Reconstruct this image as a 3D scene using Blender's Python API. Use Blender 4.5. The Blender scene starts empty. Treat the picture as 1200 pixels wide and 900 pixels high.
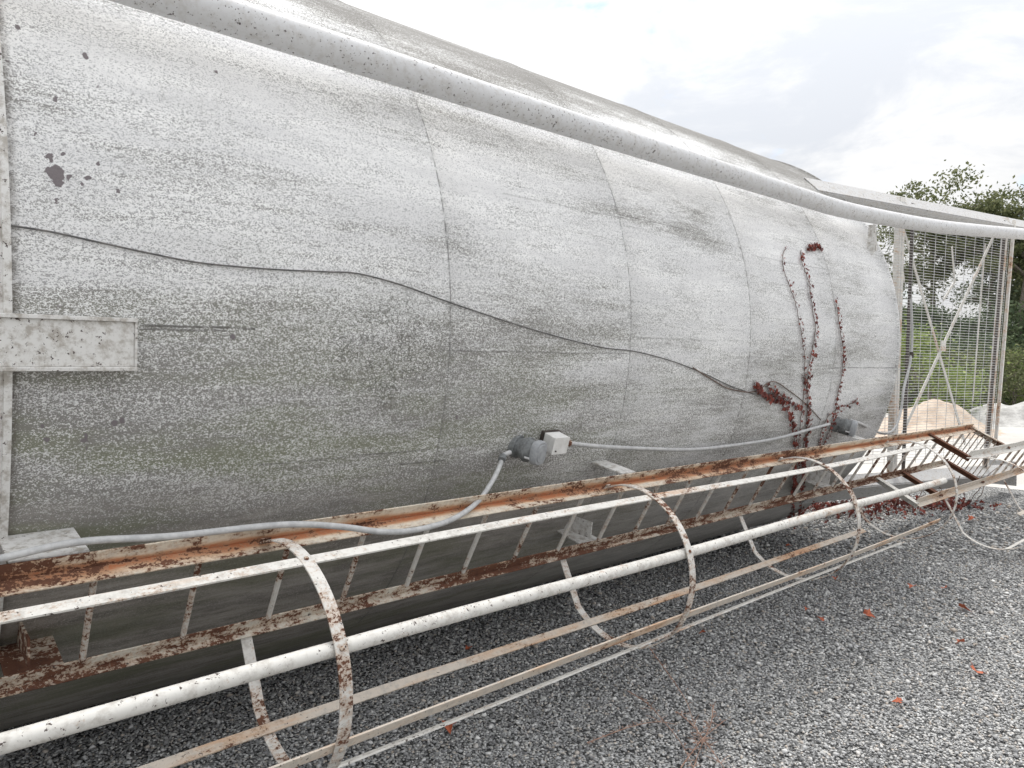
import bpy, bmesh, math, random
import numpy as np
from mathutils import Vector, Matrix
from math import radians as R, sin, cos, pi
random.seed(7); rng = np.random.default_rng(7)
scn = bpy.context.scene; COL = scn.collection
V = Vector

# ------------------------------------------------------------------ camera
AZ = 48.2                        # angle between the view direction and the axis of the silo (+X)
CAM = V((0, 0, 1.66))
FWD = V((cos(R(AZ)), sin(R(AZ)), 0)); RGT = V((sin(R(AZ)), -cos(R(AZ)), 0))
cd = bpy.data.cameras.new('camera'); cam = bpy.data.objects.new('camera', cd); COL.objects.link(cam)
cd.sensor_width = 36; cd.lens = 26; cd.clip_end = 2000; cd.clip_start = .05
cam.location = CAM
cam.rotation_euler = (R(90 - 1.32), 0, R(AZ - 90))
scn.camera = cam

# survey helpers: sight line of a measured bearing, met with the real surface it lies on
CY, CZ, RAD = 4.42, 1.90, 1.90
def sight(px, py): return FWD + RGT * ((px - 600) / 866) + V((0, 0, (430 - py) / 866))
def on_shell(px, py, off=0.0):
    d = sight(px, py); oy, oz = CAM.y - CY, CAM.z - CZ; r = RAD + off
    a = d.y**2 + d.z**2; b = 2 * (oy * d.y + oz * d.z); c = oy**2 + oz**2 - r * r
    k = b * b - 4 * a * c
    t = (-b - math.sqrt(max(k, 0))) / (2 * a)
    return CAM + d * t
def on_ground(px, py, z=0.0):
    d = sight(px, py); return CAM + d * ((z - CAM.z) / d.z)
def on_y(px, py, Y):
    d = sight(px, py); return CAM + d * (Y / d.y)
def shell_pt(X, clock, off=0.0):       # clock: degrees above the horizontal, on the camera's side
    r = RAD + off; return V((X, CY - r * cos(R(clock)), CZ + r * sin(R(clock))))

# ------------------------------------------------------------------ mesh helpers
def tag(o, label=None, cat=None, group=None, kind=None):
    if label: o['label'] = label
    if cat: o['category'] = cat
    if group: o['group'] = group
    if kind: o['kind'] = kind
    return o
def thing(name, label, cat, loc, group=None):
    o = bpy.data.objects.new(name, None); COL.objects.link(o); o.location = loc; o.empty_display_size = .1
    return tag(o, label, cat, group)
def world_loc(o):
    p = V(o.location); q = o.parent
    while q: p += V(q.location); q = q.parent
    return p
class MB:
    def __init__(s): s.v = []; s.f = []; s.uv = {}
    def quadbox(s, c8):
        n = len(s.v); s.v += [V(c) for c in c8]
        for f in ((0,3,2,1),(4,5,6,7),(0,1,5,4),(1,2,6,5),(2,3,7,6),(3,0,4,7)): s.f.append([n+i for i in f])
        return s
    def bar(s, a, b, w, h, up=(0,0,1), ext=0):
        a, b = V(a), V(b); d = (b - a).normalized(); a = a - d*ext; b = b + d*ext
        u = V(up); sd = d.cross(u).normalized(); u = sd.cross(d).normalized()
        c = []
        for p in (a, b):
            for (i, j) in ((-1,-1),(1,-1),(1,1),(-1,1)): c.append(p + sd*(i*w/2) + u*(j*h/2))
        return s.quadbox(c)
    def sweep(s, pts, prof, ups, closed_prof=True, caps=True):
        """prof: list of (side, up); ups: one up vector or one per point"""
        pts = [V(p) for p in pts]; n0 = len(s.v); m = len(prof); N = len(pts)
        for i, p in enumerate(pts):
            d = (pts[min(i+1, N-1)] - pts[max(i-1, 0)]).normalized()
            u = V(ups[i] if isinstance(ups, list) else ups); sd = d.cross(u).normalized(); u = sd.cross(d).normalized()
            for (x, y) in prof: s.v.append(p + sd*x + u*y)
        for i in range(N-1):
            for j in range(m):
                k = (j+1) % m
                s.f.append([n0+i*m+j, n0+i*m+k, n0+(i+1)*m+k, n0+(i+1)*m+j])
        if caps:
            s.f.append([n0+j for j in range(m)][::-1]); s.f.append([n0+(N-1)*m+j for j in range(m)])
        return s
    def tube(s, pts, r, n=10):
        pts = [V(p) for p in pts]
        rr = r if isinstance(r, list) else [r]*len(pts)
        n0 = len(s.v); N = len(pts); up = V((0,0,1)); pd = None
        for i, p in enumerate(pts):
            d = (pts[min(i+1, N-1)] - pts[max(i-1, 0)])
            if d.length < 1e-7: d = V((0,0,1))
            d.normalize()
            if i == 0:
                up = V((0,0,1)) if abs(d.z) < .9 else V((1,0,0))
            sd = d.cross(up).normalized(); up = sd.cross(d).normalized()
            for k in range(n):
                a = 2*pi*k/n; s.v.append(p + (sd*cos(a) + up*sin(a))*rr[i])
        for i in range(N-1):
            for k in range(n):
                q = (k+1) % n; s.f.append([n0+i*n+k, n0+(i+1)*n+k, n0+(i+1)*n+q, n0+i*n+q])
        s.f.append([n0+k for k in range(n)]); s.f.append([n0+(N-1)*n+k for k in range(n)][::-1])
        return s
    def lathe(s, base, axis, prof, n=32):
        """prof: (distance along axis, radius)"""
        axis = V(axis).normalized(); u = axis.orthogonal().normalized(); w = axis.cross(u); n0 = len(s.v)
        for (d, r) in prof:
            for k in range(n):
                a = 2*pi*k/n; s.v.append(V(base) + axis*d + (u*cos(a) + w*sin(a))*max(r, 1e-4))
        for i in range(len(prof)-1):
            for k in range(n):
                q = (k+1) % n; s.f.append([n0+i*n+k, n0+i*n+q, n0+(i+1)*n+q, n0+(i+1)*n+k])
        s.f.append([n0+k for k in range(n)][::-1]); s.f.append([n0+(len(prof)-1)*n+k for k in range(n)])
        return s
    def build(s, name, mat, parent=None, smooth=False, bevel=0, loc=None, fix=True):
        me = bpy.data.meshes.new(name)
        off = world_loc(parent) if parent else (V(loc) if loc is not None else V((0,0,0)))
        me.from_pydata([tuple(p - off) for p in s.v], [], s.f)
        if fix:
            bm = bmesh.new(); bm.from_mesh(me); bmesh.ops.recalc_face_normals(bm, faces=bm.faces); bm.to_mesh(me); bm.free()
        me.materials.append(mat)
        if smooth:
            me.polygons.foreach_set('use_smooth', [True]*len(me.polygons))
            try: me.set_sharp_from_angle(angle=R(38))
            except Exception: pass
        o = bpy.data.objects.new(name, me); COL.objects.link(o)
        if parent: o.parent = parent
        elif loc is not None: o.location = loc
        if bevel:
            b = o.modifiers.new('edge', 'BEVEL'); b.width = bevel; b.segments = 2; b.limit_method = 'ANGLE'
        return o
def smoothpath(pts, sub=6):
    pts = [V(p) for p in pts]; out = []
    for i in range(len(pts)-1):
        p0 = pts[max(i-1,0)]; p1 = pts[i]; p2 = pts[i+1]; p3 = pts[min(i+2,len(pts)-1)]
        for k in range(sub):
            t = k/sub
            out.append(.5*((2*p1) + (p2-p0)*t + (2*p0-5*p1+4*p2-p3)*t*t + (3*p1-p0-3*p2+p3)*t**3))
    out.append(pts[-1]); return out

# ------------------------------------------------------------------ material helpers
class G:
    def __init__(s, name):
        s.m = bpy.data.materials.new(name); s.m.use_nodes = True; s.t = s.m.node_tree; s.t.nodes.clear()
        s.out = s.t.nodes.new('ShaderNodeOutputMaterial'); s.b = s.t.nodes.new('ShaderNodeBsdfPrincipled')
        s.t.links.new(s.b.outputs[0], s.out.inputs[0])
        s.b.inputs['Specular IOR Level'].default_value = .25
    def put(s, sock, v):
        if isinstance(v, bpy.types.NodeSocket): s.t.links.new(v, sock)
        elif isinstance(v, tuple) and len(v) == 3 and sock.type == 'RGBA': sock.default_value = (*v, 1)
        else: sock.default_value = v
    def math(s, op, a, b=0.0, c=0.0, clamp=False):
        n = s.t.nodes.new('ShaderNodeMath'); n.operation = op; n.use_clamp = clamp
        for i, v in enumerate((a, b, c)): s.put(n.inputs[i], v)
        return n.outputs[0]
    def mix(s, f, a, b):
        n = s.t.nodes.new('ShaderNodeMix'); n.data_type = 'RGBA'
        s.put(n.inputs['Factor'], f); s.put(n.inputs[6], a); s.put(n.inputs[7], b); return n.outputs[2]
    def coord(s, kind='Object'):
        return s.t.nodes.new('ShaderNodeTexCoord').outputs[kind]
    def scale(s, v, sc, off=(0,0,0)):
        n = s.t.nodes.new('ShaderNodeMapping'); s.t.links.new(v, n.inputs[0])
        n.inputs['Scale'].default_value = sc; n.inputs['Location'].default_value = off; return n.outputs[0]
    def noise(s, v, sc, det=4, rough=.55, dist=0.0, out='Fac'):
        n = s.t.nodes.new('ShaderNodeTexNoise'); s.t.links.new(v, n.inputs['Vector'])
        n.inputs['Scale'].default_value = sc; n.inputs['Detail'].default_value = det
        n.inputs['Roughness'].default_value = rough; n.inputs['Distortion'].default_value = dist
        return n.outputs[out]
    def voro(s, v, sc, feature='F1', out='Distance', rnd=1.0):
        n = s.t.nodes.new('ShaderNodeTexVoronoi'); n.feature = feature; s.t.links.new(v, n.inputs['Vector'])
        n.inputs['Scale'].default_value = sc; n.inputs['Randomness'].default_value = rnd; return n.outputs[out]
    def ramp(s, v, lo, hi, a=0.0, b=1.0, smooth=True):
        n = s.t.nodes.new('ShaderNodeMapRange'); s.put(n.inputs[0], v)
        n.interpolation_type = 'SMOOTHSTEP' if smooth else 'LINEAR'
        for i, q in enumerate((lo, hi, a, b)): n.inputs[i+1].default_value = q
        return n.outputs[0]
    def bump(s, h, strength=.3, dist=.01):
        n = s.t.nodes.new('ShaderNodeBump'); n.inputs['Strength'].default_value = strength
        n.inputs['Distance'].default_value = dist; s.put(n.inputs['Height'], h); return n.outputs[0]
    def done(s, col, rough=.8, nrm=None, metal=0.0):
        s.put(s.b.inputs['Base Color'], col); s.put(s.b.inputs['Roughness'], rough); s.put(s.b.inputs['Metallic'], metal)
        if nrm is not None: s.t.links.new(nrm, s.b.inputs['Normal'])
        return s.m

def paint(name, rust=.45, stain=.3, speck=.5, base=(.80,.79,.76), dirt=.3, groove=None):
    """old white paint: rust patches flaking through, orange run-off, black specks"""
    g = G(name); c = g.coord()
    rnd = g.t.nodes.new('ShaderNodeObjectInfo').outputs['Random']
    add = g.t.nodes.new('ShaderNodeVectorMath'); add.operation = 'ADD'; g.t.links.new(c, add.inputs[0])
    cmb = g.t.nodes.new('ShaderNodeCombineXYZ'); g.t.links.new(g.math('MULTIPLY', rnd, 37.0), cmb.inputs[0]); g.t.links.new(cmb.outputs[0], add.inputs[1])
    c = add.outputs[0]
    cs = g.scale(c, (.45, 1, 1))
    big = g.noise(cs, 2.6, 3); mid = g.noise(cs, 17, 6, .68); fine = g.noise(c, 95, 4, .7)
    dirtm = g.math('MULTIPLY', g.ramp(g.noise(c, 30, 5, .7), .42, .72), dirt)
    col = g.mix(dirtm, base, (.42,.39,.35))
    # orange stain
    st = g.math('ADD', g.math('MULTIPLY', big, .5), g.math('MULTIPLY', g.noise(g.scale(c, (.22,1.6,1.6)), 13, 6, .68), .5))
    if groove:
        sx = g.t.nodes.new('ShaderNodeSeparateXYZ'); g.t.links.new(g.coord(), sx.inputs[0])
        dy = g.math('SUBTRACT', sx.outputs[1], groove[0]); dz = g.math('SUBTRACT', sx.outputs[2], groove[1])
        dd = g.math('SQRT', g.math('ADD', g.math('MULTIPLY', dy, dy), g.math('MULTIPLY', dz, dz)))
        st = g.math('ADD', st, g.ramp(dd, .055, .0, 0, .30))
    stm = g.ramp(st, .64 - stain*.26, .76 - stain*.2)
    col = g.mix(g.math('MULTIPLY', stm, .9), col, g.mix(g.ramp(st, .64 - stain*.16, .80 - stain*.16), (.60,.38,.22), (.40,.12,.035)))
    # rust patches with sharp flaky edges
    rs = g.math('ADD', g.math('MULTIPLY', big, .34), g.math('ADD', g.math('MULTIPLY', g.noise(cs, 26, 7, .72), .42), g.math('MULTIPLY', fine, .24)))
    th = .66 - rust*.22
    rm = g.ramp(rs, th, th + .016)
    halo = g.ramp(rs, th - .06, th)
    col = g.mix(g.math('MULTIPLY', halo, .6), col, (.42,.27,.17))
    rc = g.mix(g.noise(c, 40, 4, .6), (.060,.030,.024), (.21,.095,.055))
    col = g.mix(rm, col, rc)
    # small specks
    sp = g.noise(c, 62, 3, .75); sel = g.noise(c, 5, 3)
    sth = g.math('SUBTRACT', .80 - speck*.055, g.math('MULTIPLY', sel, .16))
    spm = g.math('MULTIPLY', g.math('SUBTRACT', sp, sth), 30.0, clamp=True)
    col = g.mix(spm, col, (.07,.05,.045))
    h = g.math('SUBTRACT', g.math('MULTIPLY', fine, .25), g.math('MULTIPLY', rm, .7))
    rough = g.math('ADD', .55, g.math('MULTIPLY', rm, .35))
    return g.done(col, rough, g.bump(h, .6, .002))

# ---- weathered shell paint, laid out in metres along the axis (u) and round the girth (v)
def shell_mat():
    g = G('weathered_shell_paint')
    uv = g.coord('UV')
    sep = g.t.nodes.new('ShaderNodeSeparateXYZ'); g.t.links.new(uv, sep.inputs[0]); u, v = sep.outputs[0], sep.outputs[1]
    st = g.scale(uv, (.35, 1.5, 1)); st2 = g.scale(uv, (2.2, 24, 1))
    cloud = g.noise(st, 1.7, 5, .6)                 # big blotches drawn out along the axis
    blot = g.noise(g.scale(uv, (.32, 2.1, 1)), 4.5, 6, .66)
    streak = g.noise(st2, 2.4, 6, .7)
    fine = g.noise(g.scale(uv, (.8, 1.2, 1)), 105, 5, .85); fine2 = g.noise(uv, 240, 3, .8)
    def cells(sc_):
        q = g.t.nodes.new('ShaderNodeSeparateColor'); g.t.links.new(g.voro(g.scale(uv, (.8, 1.15, 1)), sc_, 'F1', 'Color'), q.inputs[0]); return q.outputs[0]
    r1, r2 = cells(330), cells(175)
    grit = g.math('ADD', g.math('MULTIPLY', g.math('SUBTRACT', fine, .5), .75), g.math('MULTIPLY', g.math('SUBTRACT', fine2, .5), .45))
    grit = g.math('ADD', grit, g.math('ADD', g.math('MULTIPLY', g.math('SUBTRACT', r1, .5), .30), g.math('MULTIPLY', g.math('SUBTRACT', r2, .5), .15)))
    grit = g.math('ADD', grit, .5)
    # where the grime sits: below mid height, more towards the near end
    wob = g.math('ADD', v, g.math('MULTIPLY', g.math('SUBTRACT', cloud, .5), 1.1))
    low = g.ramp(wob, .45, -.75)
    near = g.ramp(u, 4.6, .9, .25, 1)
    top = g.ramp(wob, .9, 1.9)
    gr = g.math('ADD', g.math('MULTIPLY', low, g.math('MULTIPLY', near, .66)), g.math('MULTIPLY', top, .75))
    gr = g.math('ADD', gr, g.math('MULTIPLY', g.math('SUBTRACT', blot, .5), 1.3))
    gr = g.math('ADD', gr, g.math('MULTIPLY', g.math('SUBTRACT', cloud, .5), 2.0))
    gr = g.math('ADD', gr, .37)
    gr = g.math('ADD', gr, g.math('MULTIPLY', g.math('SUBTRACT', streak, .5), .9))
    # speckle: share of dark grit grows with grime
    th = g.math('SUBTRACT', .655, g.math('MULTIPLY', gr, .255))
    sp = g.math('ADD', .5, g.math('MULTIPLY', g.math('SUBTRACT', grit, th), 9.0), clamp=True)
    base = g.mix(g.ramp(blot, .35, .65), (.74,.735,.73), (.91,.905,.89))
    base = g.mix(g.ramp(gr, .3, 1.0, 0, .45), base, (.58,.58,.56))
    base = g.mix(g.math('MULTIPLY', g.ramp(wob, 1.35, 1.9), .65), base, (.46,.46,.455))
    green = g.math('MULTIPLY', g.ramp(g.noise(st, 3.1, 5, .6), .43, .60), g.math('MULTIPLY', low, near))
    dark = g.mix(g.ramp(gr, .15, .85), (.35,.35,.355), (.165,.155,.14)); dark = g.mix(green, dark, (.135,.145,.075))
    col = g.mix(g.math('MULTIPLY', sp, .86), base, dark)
    # mud film along the belly
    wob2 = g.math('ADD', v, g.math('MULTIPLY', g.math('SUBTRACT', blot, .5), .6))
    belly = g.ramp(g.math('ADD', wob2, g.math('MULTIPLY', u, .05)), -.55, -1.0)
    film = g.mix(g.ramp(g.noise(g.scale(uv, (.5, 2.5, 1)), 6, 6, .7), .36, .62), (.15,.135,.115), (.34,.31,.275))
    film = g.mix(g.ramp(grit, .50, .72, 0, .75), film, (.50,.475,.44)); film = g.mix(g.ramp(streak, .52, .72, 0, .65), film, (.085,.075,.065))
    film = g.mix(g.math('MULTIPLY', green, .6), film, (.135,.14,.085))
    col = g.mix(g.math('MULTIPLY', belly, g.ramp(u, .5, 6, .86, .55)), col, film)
    # crackled film
    vd = g.t.nodes.new('ShaderNodeVectorMath'); vd.operation = 'ADD'; g.t.links.new(uv, vd.inputs[0])
    nn = g.noise(uv, 20, 3, .6, 0, 'Color'); sc = g.t.nodes.new('ShaderNodeVectorMath'); sc.operation = 'SCALE'
    g.t.links.new(nn, sc.inputs[0]); sc.inputs['Scale'].default_value = .05; g.t.links.new(sc.outputs[0], vd.inputs[1])
    crk = g.voro(vd.outputs[0], 44, 'DISTANCE_TO_EDGE')
    cd_ = g.t.nodes.new('ShaderNodeVectorMath'); cd_.operation = 'DISTANCE'; g.t.links.new(uv, cd_.inputs[0]); cd_.inputs[1].default_value = (1.62, -.20, 0)
    zone = g.math('ADD', g.ramp(cd_.outputs['Value'], .42, .10), g.math('MULTIPLY', g.ramp(g.noise(uv, 2.3, 4), .54, .66), .35), clamp=True)
    zone = g.math('MULTIPLY', zone, g.ramp(g.noise(uv, 14, 4, .7), .36, .56))
    ck = g.math('MULTIPLY', g.ramp(crk, .09, .02), zone)
    col = g.mix(g.math('MULTIPLY', ck, .8), col, (.12,.12,.10))
    # pits, clustered near the left flange, and one big peeled patch
    vo = g.voro(uv, 14); gate = g.ramp(g.noise(uv, 9, 2), .60, .63)
    leftz = g.ramp(u, 1.5, .4, .12, 1)
    pit = g.math('MULTIPLY', g.ramp(g.math('ADD', vo, g.math('MULTIPLY', g.math('SUBTRACT', fine, .5), .25)), .17, .13), g.math('MULTIPLY', gate, g.math('GREATER_THAN', leftz, .5)))
    for (pu, pv, pr) in PITS:
        d = g.t.nodes.new('ShaderNodeVectorMath'); d.operation = 'DISTANCE'; g.t.links.new(g.scale(uv, (1.45, 1, 1), (0,0,0)), d.inputs[0]); d.inputs[1].default_value = (pu*1.45, pv, 0)
        e = g.math('ADD', d.outputs['Value'], g.math('MULTIPLY', g.math('SUBTRACT', g.noise(uv, 45, 3), .5), .05))
        pit = g.math('MAXIMUM', pit, g.ramp(e, pr*1.06, pr*.94))
    col = g.mix(pit, col, g.mix(fine, (.12,.105,.105), (.27,.24,.25)))
    # girth seams
    w = g.math('MULTIPLY', g.math('SUBTRACT', g.noise(g.scale(uv, (0, 1, 1)), 5, 4), .5), .010)
    su = g.math('ABSOLUTE', g.math('SUBTRACT', g.math('FLOORED_MODULO', g.math('ADD', g.math('ADD', u, w), 1.1), 1.2), .6))
    # u = .7 + 1.2k  ->  (u + 1.1) mod 1.2 = .6
    seam = g.math('MULTIPLY', g.math('MULTIPLY', g.ramp(su, .0062, .002), g.ramp(g.noise(uv, 26, 4), .36, .60, .12, 1)), g.ramp(u, .9, 1.0))
    soil = g.math('MULTIPLY', g.math('MULTIPLY', g.ramp(su, .035, .0), g.ramp(u, .9, 1.0)), g.ramp(g.noise(uv, 12, 6, .7), .48, .66, 0, .45))
    col = g.mix(soil, col, (.22,.21,.19))
    col = g.mix(g.math('MULTIPLY', seam, .7), col, (.14,.135,.13))
    edge = g.math('MULTIPLY', g.ramp(g.math('ABSOLUTE', g.math('SUBTRACT', u, .342)), .03, .004), g.ramp(g.noise(uv, 30, 4, .7), .35, .6, .2, 1))
    col = g.mix(g.math('MULTIPLY', edge, .75), col, (.13,.115,.10))
    # lengthwise butt seams, staggered course by course
    lines = 0.0
    for (u0, u1, vv, k) in LSEAMS:
        dv = g.math('ABSOLUTE', g.math('SUBTRACT', g.math('ADD', v, g.math('MULTIPLY', g.math('SUBTRACT', g.noise(uv, 4, 3), .5), .02)), vv))
        inr = g.math('MULTIPLY', g.math('GREATER_THAN', u, u0), g.math('LESS_THAN', u, u1))
        lines = g.math('MAXIMUM', lines, g.math('MULTIPLY', g.math('MULTIPLY', g.ramp(dv, .006, .002), inr), k))
    lines = g.math('MULTIPLY', lines, g.ramp(g.noise(uv, 16, 3), .32, .55, .3, 1))
    col = g.mix(lines, col, (.13,.125,.115))
    h = g.math('ADD', g.math('MULTIPLY', grit, .5), g.math('MULTIPLY', streak, .35))
    h = g.math('SUBTRACT', h, g.math('ADD', g.math('MULTIPLY', pit, 1.0), g.math('ADD', g.math('MULTIPLY', ck, .8), lines)))
    return g.done(col, .85, g.bump(h, .55, .004))

PITS = []
LSEAMS = []
def uv_of(px, py):
    p = on_shell(px, py); a = math.atan2(p.z - CZ, CY - p.y); return p.x, a * RAD
for (px, py, r) in ((69,206,.021),(62,185,.006),(64,190,.006),(77,183,.006),(84,209,.005),(107,210,.006),(69,238,.006),(106,70,.006),(70,120,.004),(100,218,.003),(141,224,.004),(27,36,.006),(118,194,.003),(45,160,.003),(535,490,.006),(100,514,.008),(54,517,.005),(101,527,.005),(50,500,.005)):
    a, b = uv_of(px, py); PITS.append((a, b, r*1.55))
for (xa, xb, y, k) in ((970,1056,431,.6),(165,300,380,.9),(165,265,384,.7),(722,800,252,.4),(530,735,411,.45),(590,735,228,.25),(300,500,545,.5),(880,975,300,.25),(40,180,430,.2),(430,520,548,.6),(740,840,395,.3)):
    ua, va = uv_of(xa, y); ub, vb = uv_of(xb, y); LSEAMS.append((ua, ub, va, k))
M = {}
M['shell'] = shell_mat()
M['pipe'] = paint('white_pipe_paint', .02, -.1, 1.8, (.66,.66,.665), .45)
M['band'] = paint('white_band_paint', .05, .05, 1.6, (.70,.69,.665), 1.3)
M['rail'] = paint('rusty_rail_paint', .70, .62, .5, (.68,.61,.50), .7, (.18, 1.052))
M['rail_low'] = paint('flaking_rail_paint', .74, .45, 1.4, (.62,.58,.50), .8)
M['strap'] = paint('white_strap_paint', .30, .28, 1.7, (.70,.68,.635), .75)
M['tan'] = paint('tan_strap_paint', .42, .66, 1.4, (.62,.55,.47), .7)
M['rung'] = paint('rung_paint', .60, .2, .9, (.62,.60,.56), .5)
M['hoop'] = paint('hoop_paint', .56, .25, 1.7, (.66,.64,.60), .8)
M['beam'] = paint('beam_paint', .06, .0, 1.9, (.50,.50,.50), 1.0)
M['post'] = paint('post_paint', .36, .62, .8, (.74,.72,.68), .3)
M['brown'] = paint('brown_rust', 1.25, .6, .5, (.45,.33,.26), .5)
def simple(name, c1, c2, sc=20, rough=.7, bump=.2, bd=.003):
    g = G(name); n = g.noise(g.coord(), sc, 5, .65); return g.done(g.mix(g.ramp(n, .3, .7), c1, c2), rough, g.bump(n, bump, bd))
M['conduit'] = simple('grey_conduit', (.40,.40,.40), (.56,.56,.55), 30, .5)
M['casing'] = simple('grey_casing', (.13,.135,.135), (.24,.25,.25), 40, .45)
M['lid'] = simple('pale_lid', (.26,.27,.28), (.38,.39,.40), 30, .4)
M['white'] = simple('white_box', (.66,.65,.62), (.80,.79,.77), 20, .5)
M['dark'] = simple('dark_backing', (.05,.045,.04), (.10,.08,.07), 60, .8)
M['cord'] = simple('black_cord', (.09,.09,.09), (.20,.19,.18), 30, .7)
M['wire'] = simple('galvanised_wire', (.42,.42,.42), (.70,.70,.69), 12, .5)
M['stem'] = simple('vine_stem', (.09,.06,.05), (.22,.16,.13), 25, .85)
M['twig'] = simple('dry_twig', (.26,.15,.11), (.46,.31,.24), 25, .85)

# ------------------------------------------------------------------ the silo
X0, X1 = -2.9, 6.7
silo = thing('grain_silo', 'huge white weathered steel silo lying on its side on the gravel', 'silo', (2.0, CY, 0))
# shell: profile along X with a shallow lap bead at every girth seam
NA = 256
prof = [(X0, 0), (0, .0), (.7, 0), (1.3, 0)]
x = 1.9
while x < X1 - .05:
    if x > X0 + .05: prof += [(x-.012, 0), (x-.005, .004), (x+.003, .0045), (x+.004, .0005), (x+.3, -.001), (x+.8, -.0005)]
    x += 1.2
prof += [(X1-.03, 0), (X1-.028, .012), (X1, .012), (X1+.002, -.012), (X1-.03, -.014)]
vs, fs, uvs = [], [], []
for (xx, dr) in prof:
    for k in range(NA):
        a = -pi + 2*pi*k/NA; r = RAD + dr
        vs.append((xx - 2.0, (CY - r*cos(a)) - CY, CZ + r*sin(a)))
me = bpy.data.meshes.new('shell')
for i in range(len(prof)-1):
    for k in range(NA):
        q = (k+1) % NA
        fs.append((i*NA+k, i*NA+q, (i+1)*NA+q, (i+1)*NA+k))
        a0 = (-pi + 2*pi*k/NA)*RAD; a1 = (-pi + 2*pi*(k+1)/NA)*RAD
        uvs += [(prof[i][0], a0), (prof[i][0], a1), (prof[i+1][0], a1), (prof[i+1][0], a0)]
me.from_pydata(vs, [], fs)
ul = me.uv_layers.new(name='uv'); ul.data.foreach_set('uv', [c for p in uvs for c in p])
# dents: slight waviness so the plates read as sheet metal (radial, centimetres)
me.polygons.foreach_set('use_smooth', [True]*len(me.polygons))
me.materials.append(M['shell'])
shell = bpy.data.objects.new('shell', me); COL.objects.link(shell); shell.parent = silo
# hopper cone at the far end, shallow roof cone at the near end
b = MB(); b.lathe((X1-.012, CY, CZ), (1,0,0), [(0, RAD-.02), (.02, RAD-.03), (1.15, .25), (1.3, .22)], 96); b.build('hopper_cone', M['beam'], silo, True)
b = MB(); b.lathe((X0+.012, CY, CZ), (-1,0,0), [(0, RAD-.02), (.02, RAD-.03), (.75, .3), (.85, .3)], 96); b.build('roof_cone', M['beam'], silo, True)
# flange band round the girth at the left
b = MB(); b.lathe((.02, CY, CZ), (1,0,0), [(0, RAD-.01), (0, RAD+.022), (.30, RAD+.022), (.302, RAD+.03), (.322, RAD+.03), (.325, RAD-.01)], 192)
b.build('girth_band', M['band'], silo, True)
# lug channel crossing the band
def shell_plate(b, xa, xb, v0, v1, o0, o1, n=6):
    n0 = len(b.v)
    for i in range(n+1):
        a = math.degrees((v0 + (v1-v0)*i/n)/RAD)
        for (xx, oo) in ((xa, o0), (xb, o0), (xb, o1), (xa, o1)): b.v.append(shell_pt(xx, a, oo))
    for i in range(n):
        for j in range(4):
            k = (j+1) % 4; b.f.append([n0+i*4+j, n0+i*4+k, n0+(i+1)*4+k, n0+(i+1)*4+j])
    b.f.append([n0, n0+1, n0+2, n0+3]); b.f.append([n0+n*4+j for j in (3,2,1,0)])
(_, va), (_, vb) = uv_of(100, 371), uv_of(100, 432)
b = MB(); shell_plate(b, -.62, .655, vb+.012, va-.012, .0, .046); shell_plate(b, -.62, .662, va-.012, va, .0, .056); shell_plate(b, -.62, .662, vb, vb+.012, .0, .058); shell_plate(b, .655, .662, vb+.012, va-.012, 0, .054)
b.build('lug_channel', M['band'], silo, False, .002)
# fill pipe along the flank, clamps and end strut
PIPE = [shell_pt(x, 29 , .15) for x in (-2.7, 0, 3, 5.6)]
PE = V((6.25, 2.63, 1.66+1.26)); PIPE += [PE, V((7.92, 2.60, 1.66+1.36)), V((10.45, 2.5, 1.66+1.575)), V((12.4, 2.42, 1.66+1.735))]
pp = [PIPE[0]] + smoothpath(PIPE[3:], 8)
b = MB(); b.tube([PIPE[0]] + [PIPE[1], PIPE[2]] + pp[1:], .064, 28); b.build('fill_pipe', M['pipe'], silo, True)
for xx in (-1.6, 6.45):
    a = shell_pt(xx, 22, -.005); p = V((xx, 2.63, 2.90 if xx > 6 else PIPE[0].z))
    b = MB(); b.bar(a, p - V((0,-.02,.04)), .06, .012, (1,0,0)); b.bar(a + V((.12,0,.05)), p - V((-.02,-.02,.04)), .012, .05, (0,0,1)); b.build('pipe_strut', M['band'], silo, False, .002)

# legs: four angle beams flaring away from the shell beyond its end
LEGX = 11.35
def leg(clock, xa=6.35, xb=LEGX, y_s=None):
    rad = V((0, -cos(R(clock)), sin(R(clock)))); tan = V((0, sin(R(clock)), cos(R(clock))))
    pa = V((xa, CY, CZ)) + rad*(RAD + .004); pb = V((xb, CY, CZ)) + rad*(RAD + .035 + .074*(xb-6.35))
    b = MB(); 
    b.bar(pa + rad*.0, pb, .011, .19, tan)                      # outer face
    s = -1 if clock > 0 else 1
    if clock > 90: s = 1
    if clock < -90: s = -1
    if abs(clock) > 90: s = -s
    b.bar(pa + tan*(s*.097) - rad*.078, pb + tan*(s*.097) - rad*.078, .144, .012, tan)
    b.bar(pa - tan*(s*.097) - rad*.05, pb - tan*(s*.097) - rad*.05, .088, .012, tan)
    return b.build('leg', M['beam'], silo, False, .002), pa, pb, rad, tan
L_top, ta, tb, trad, ttan = leg(44.6, 6.2, 12.4); L_bot, ba, bb_, brad, btan = leg(-47.5)
leg(137, 6.2, 7.0); leg(-132.5, 6.2, 7.4)
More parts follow.
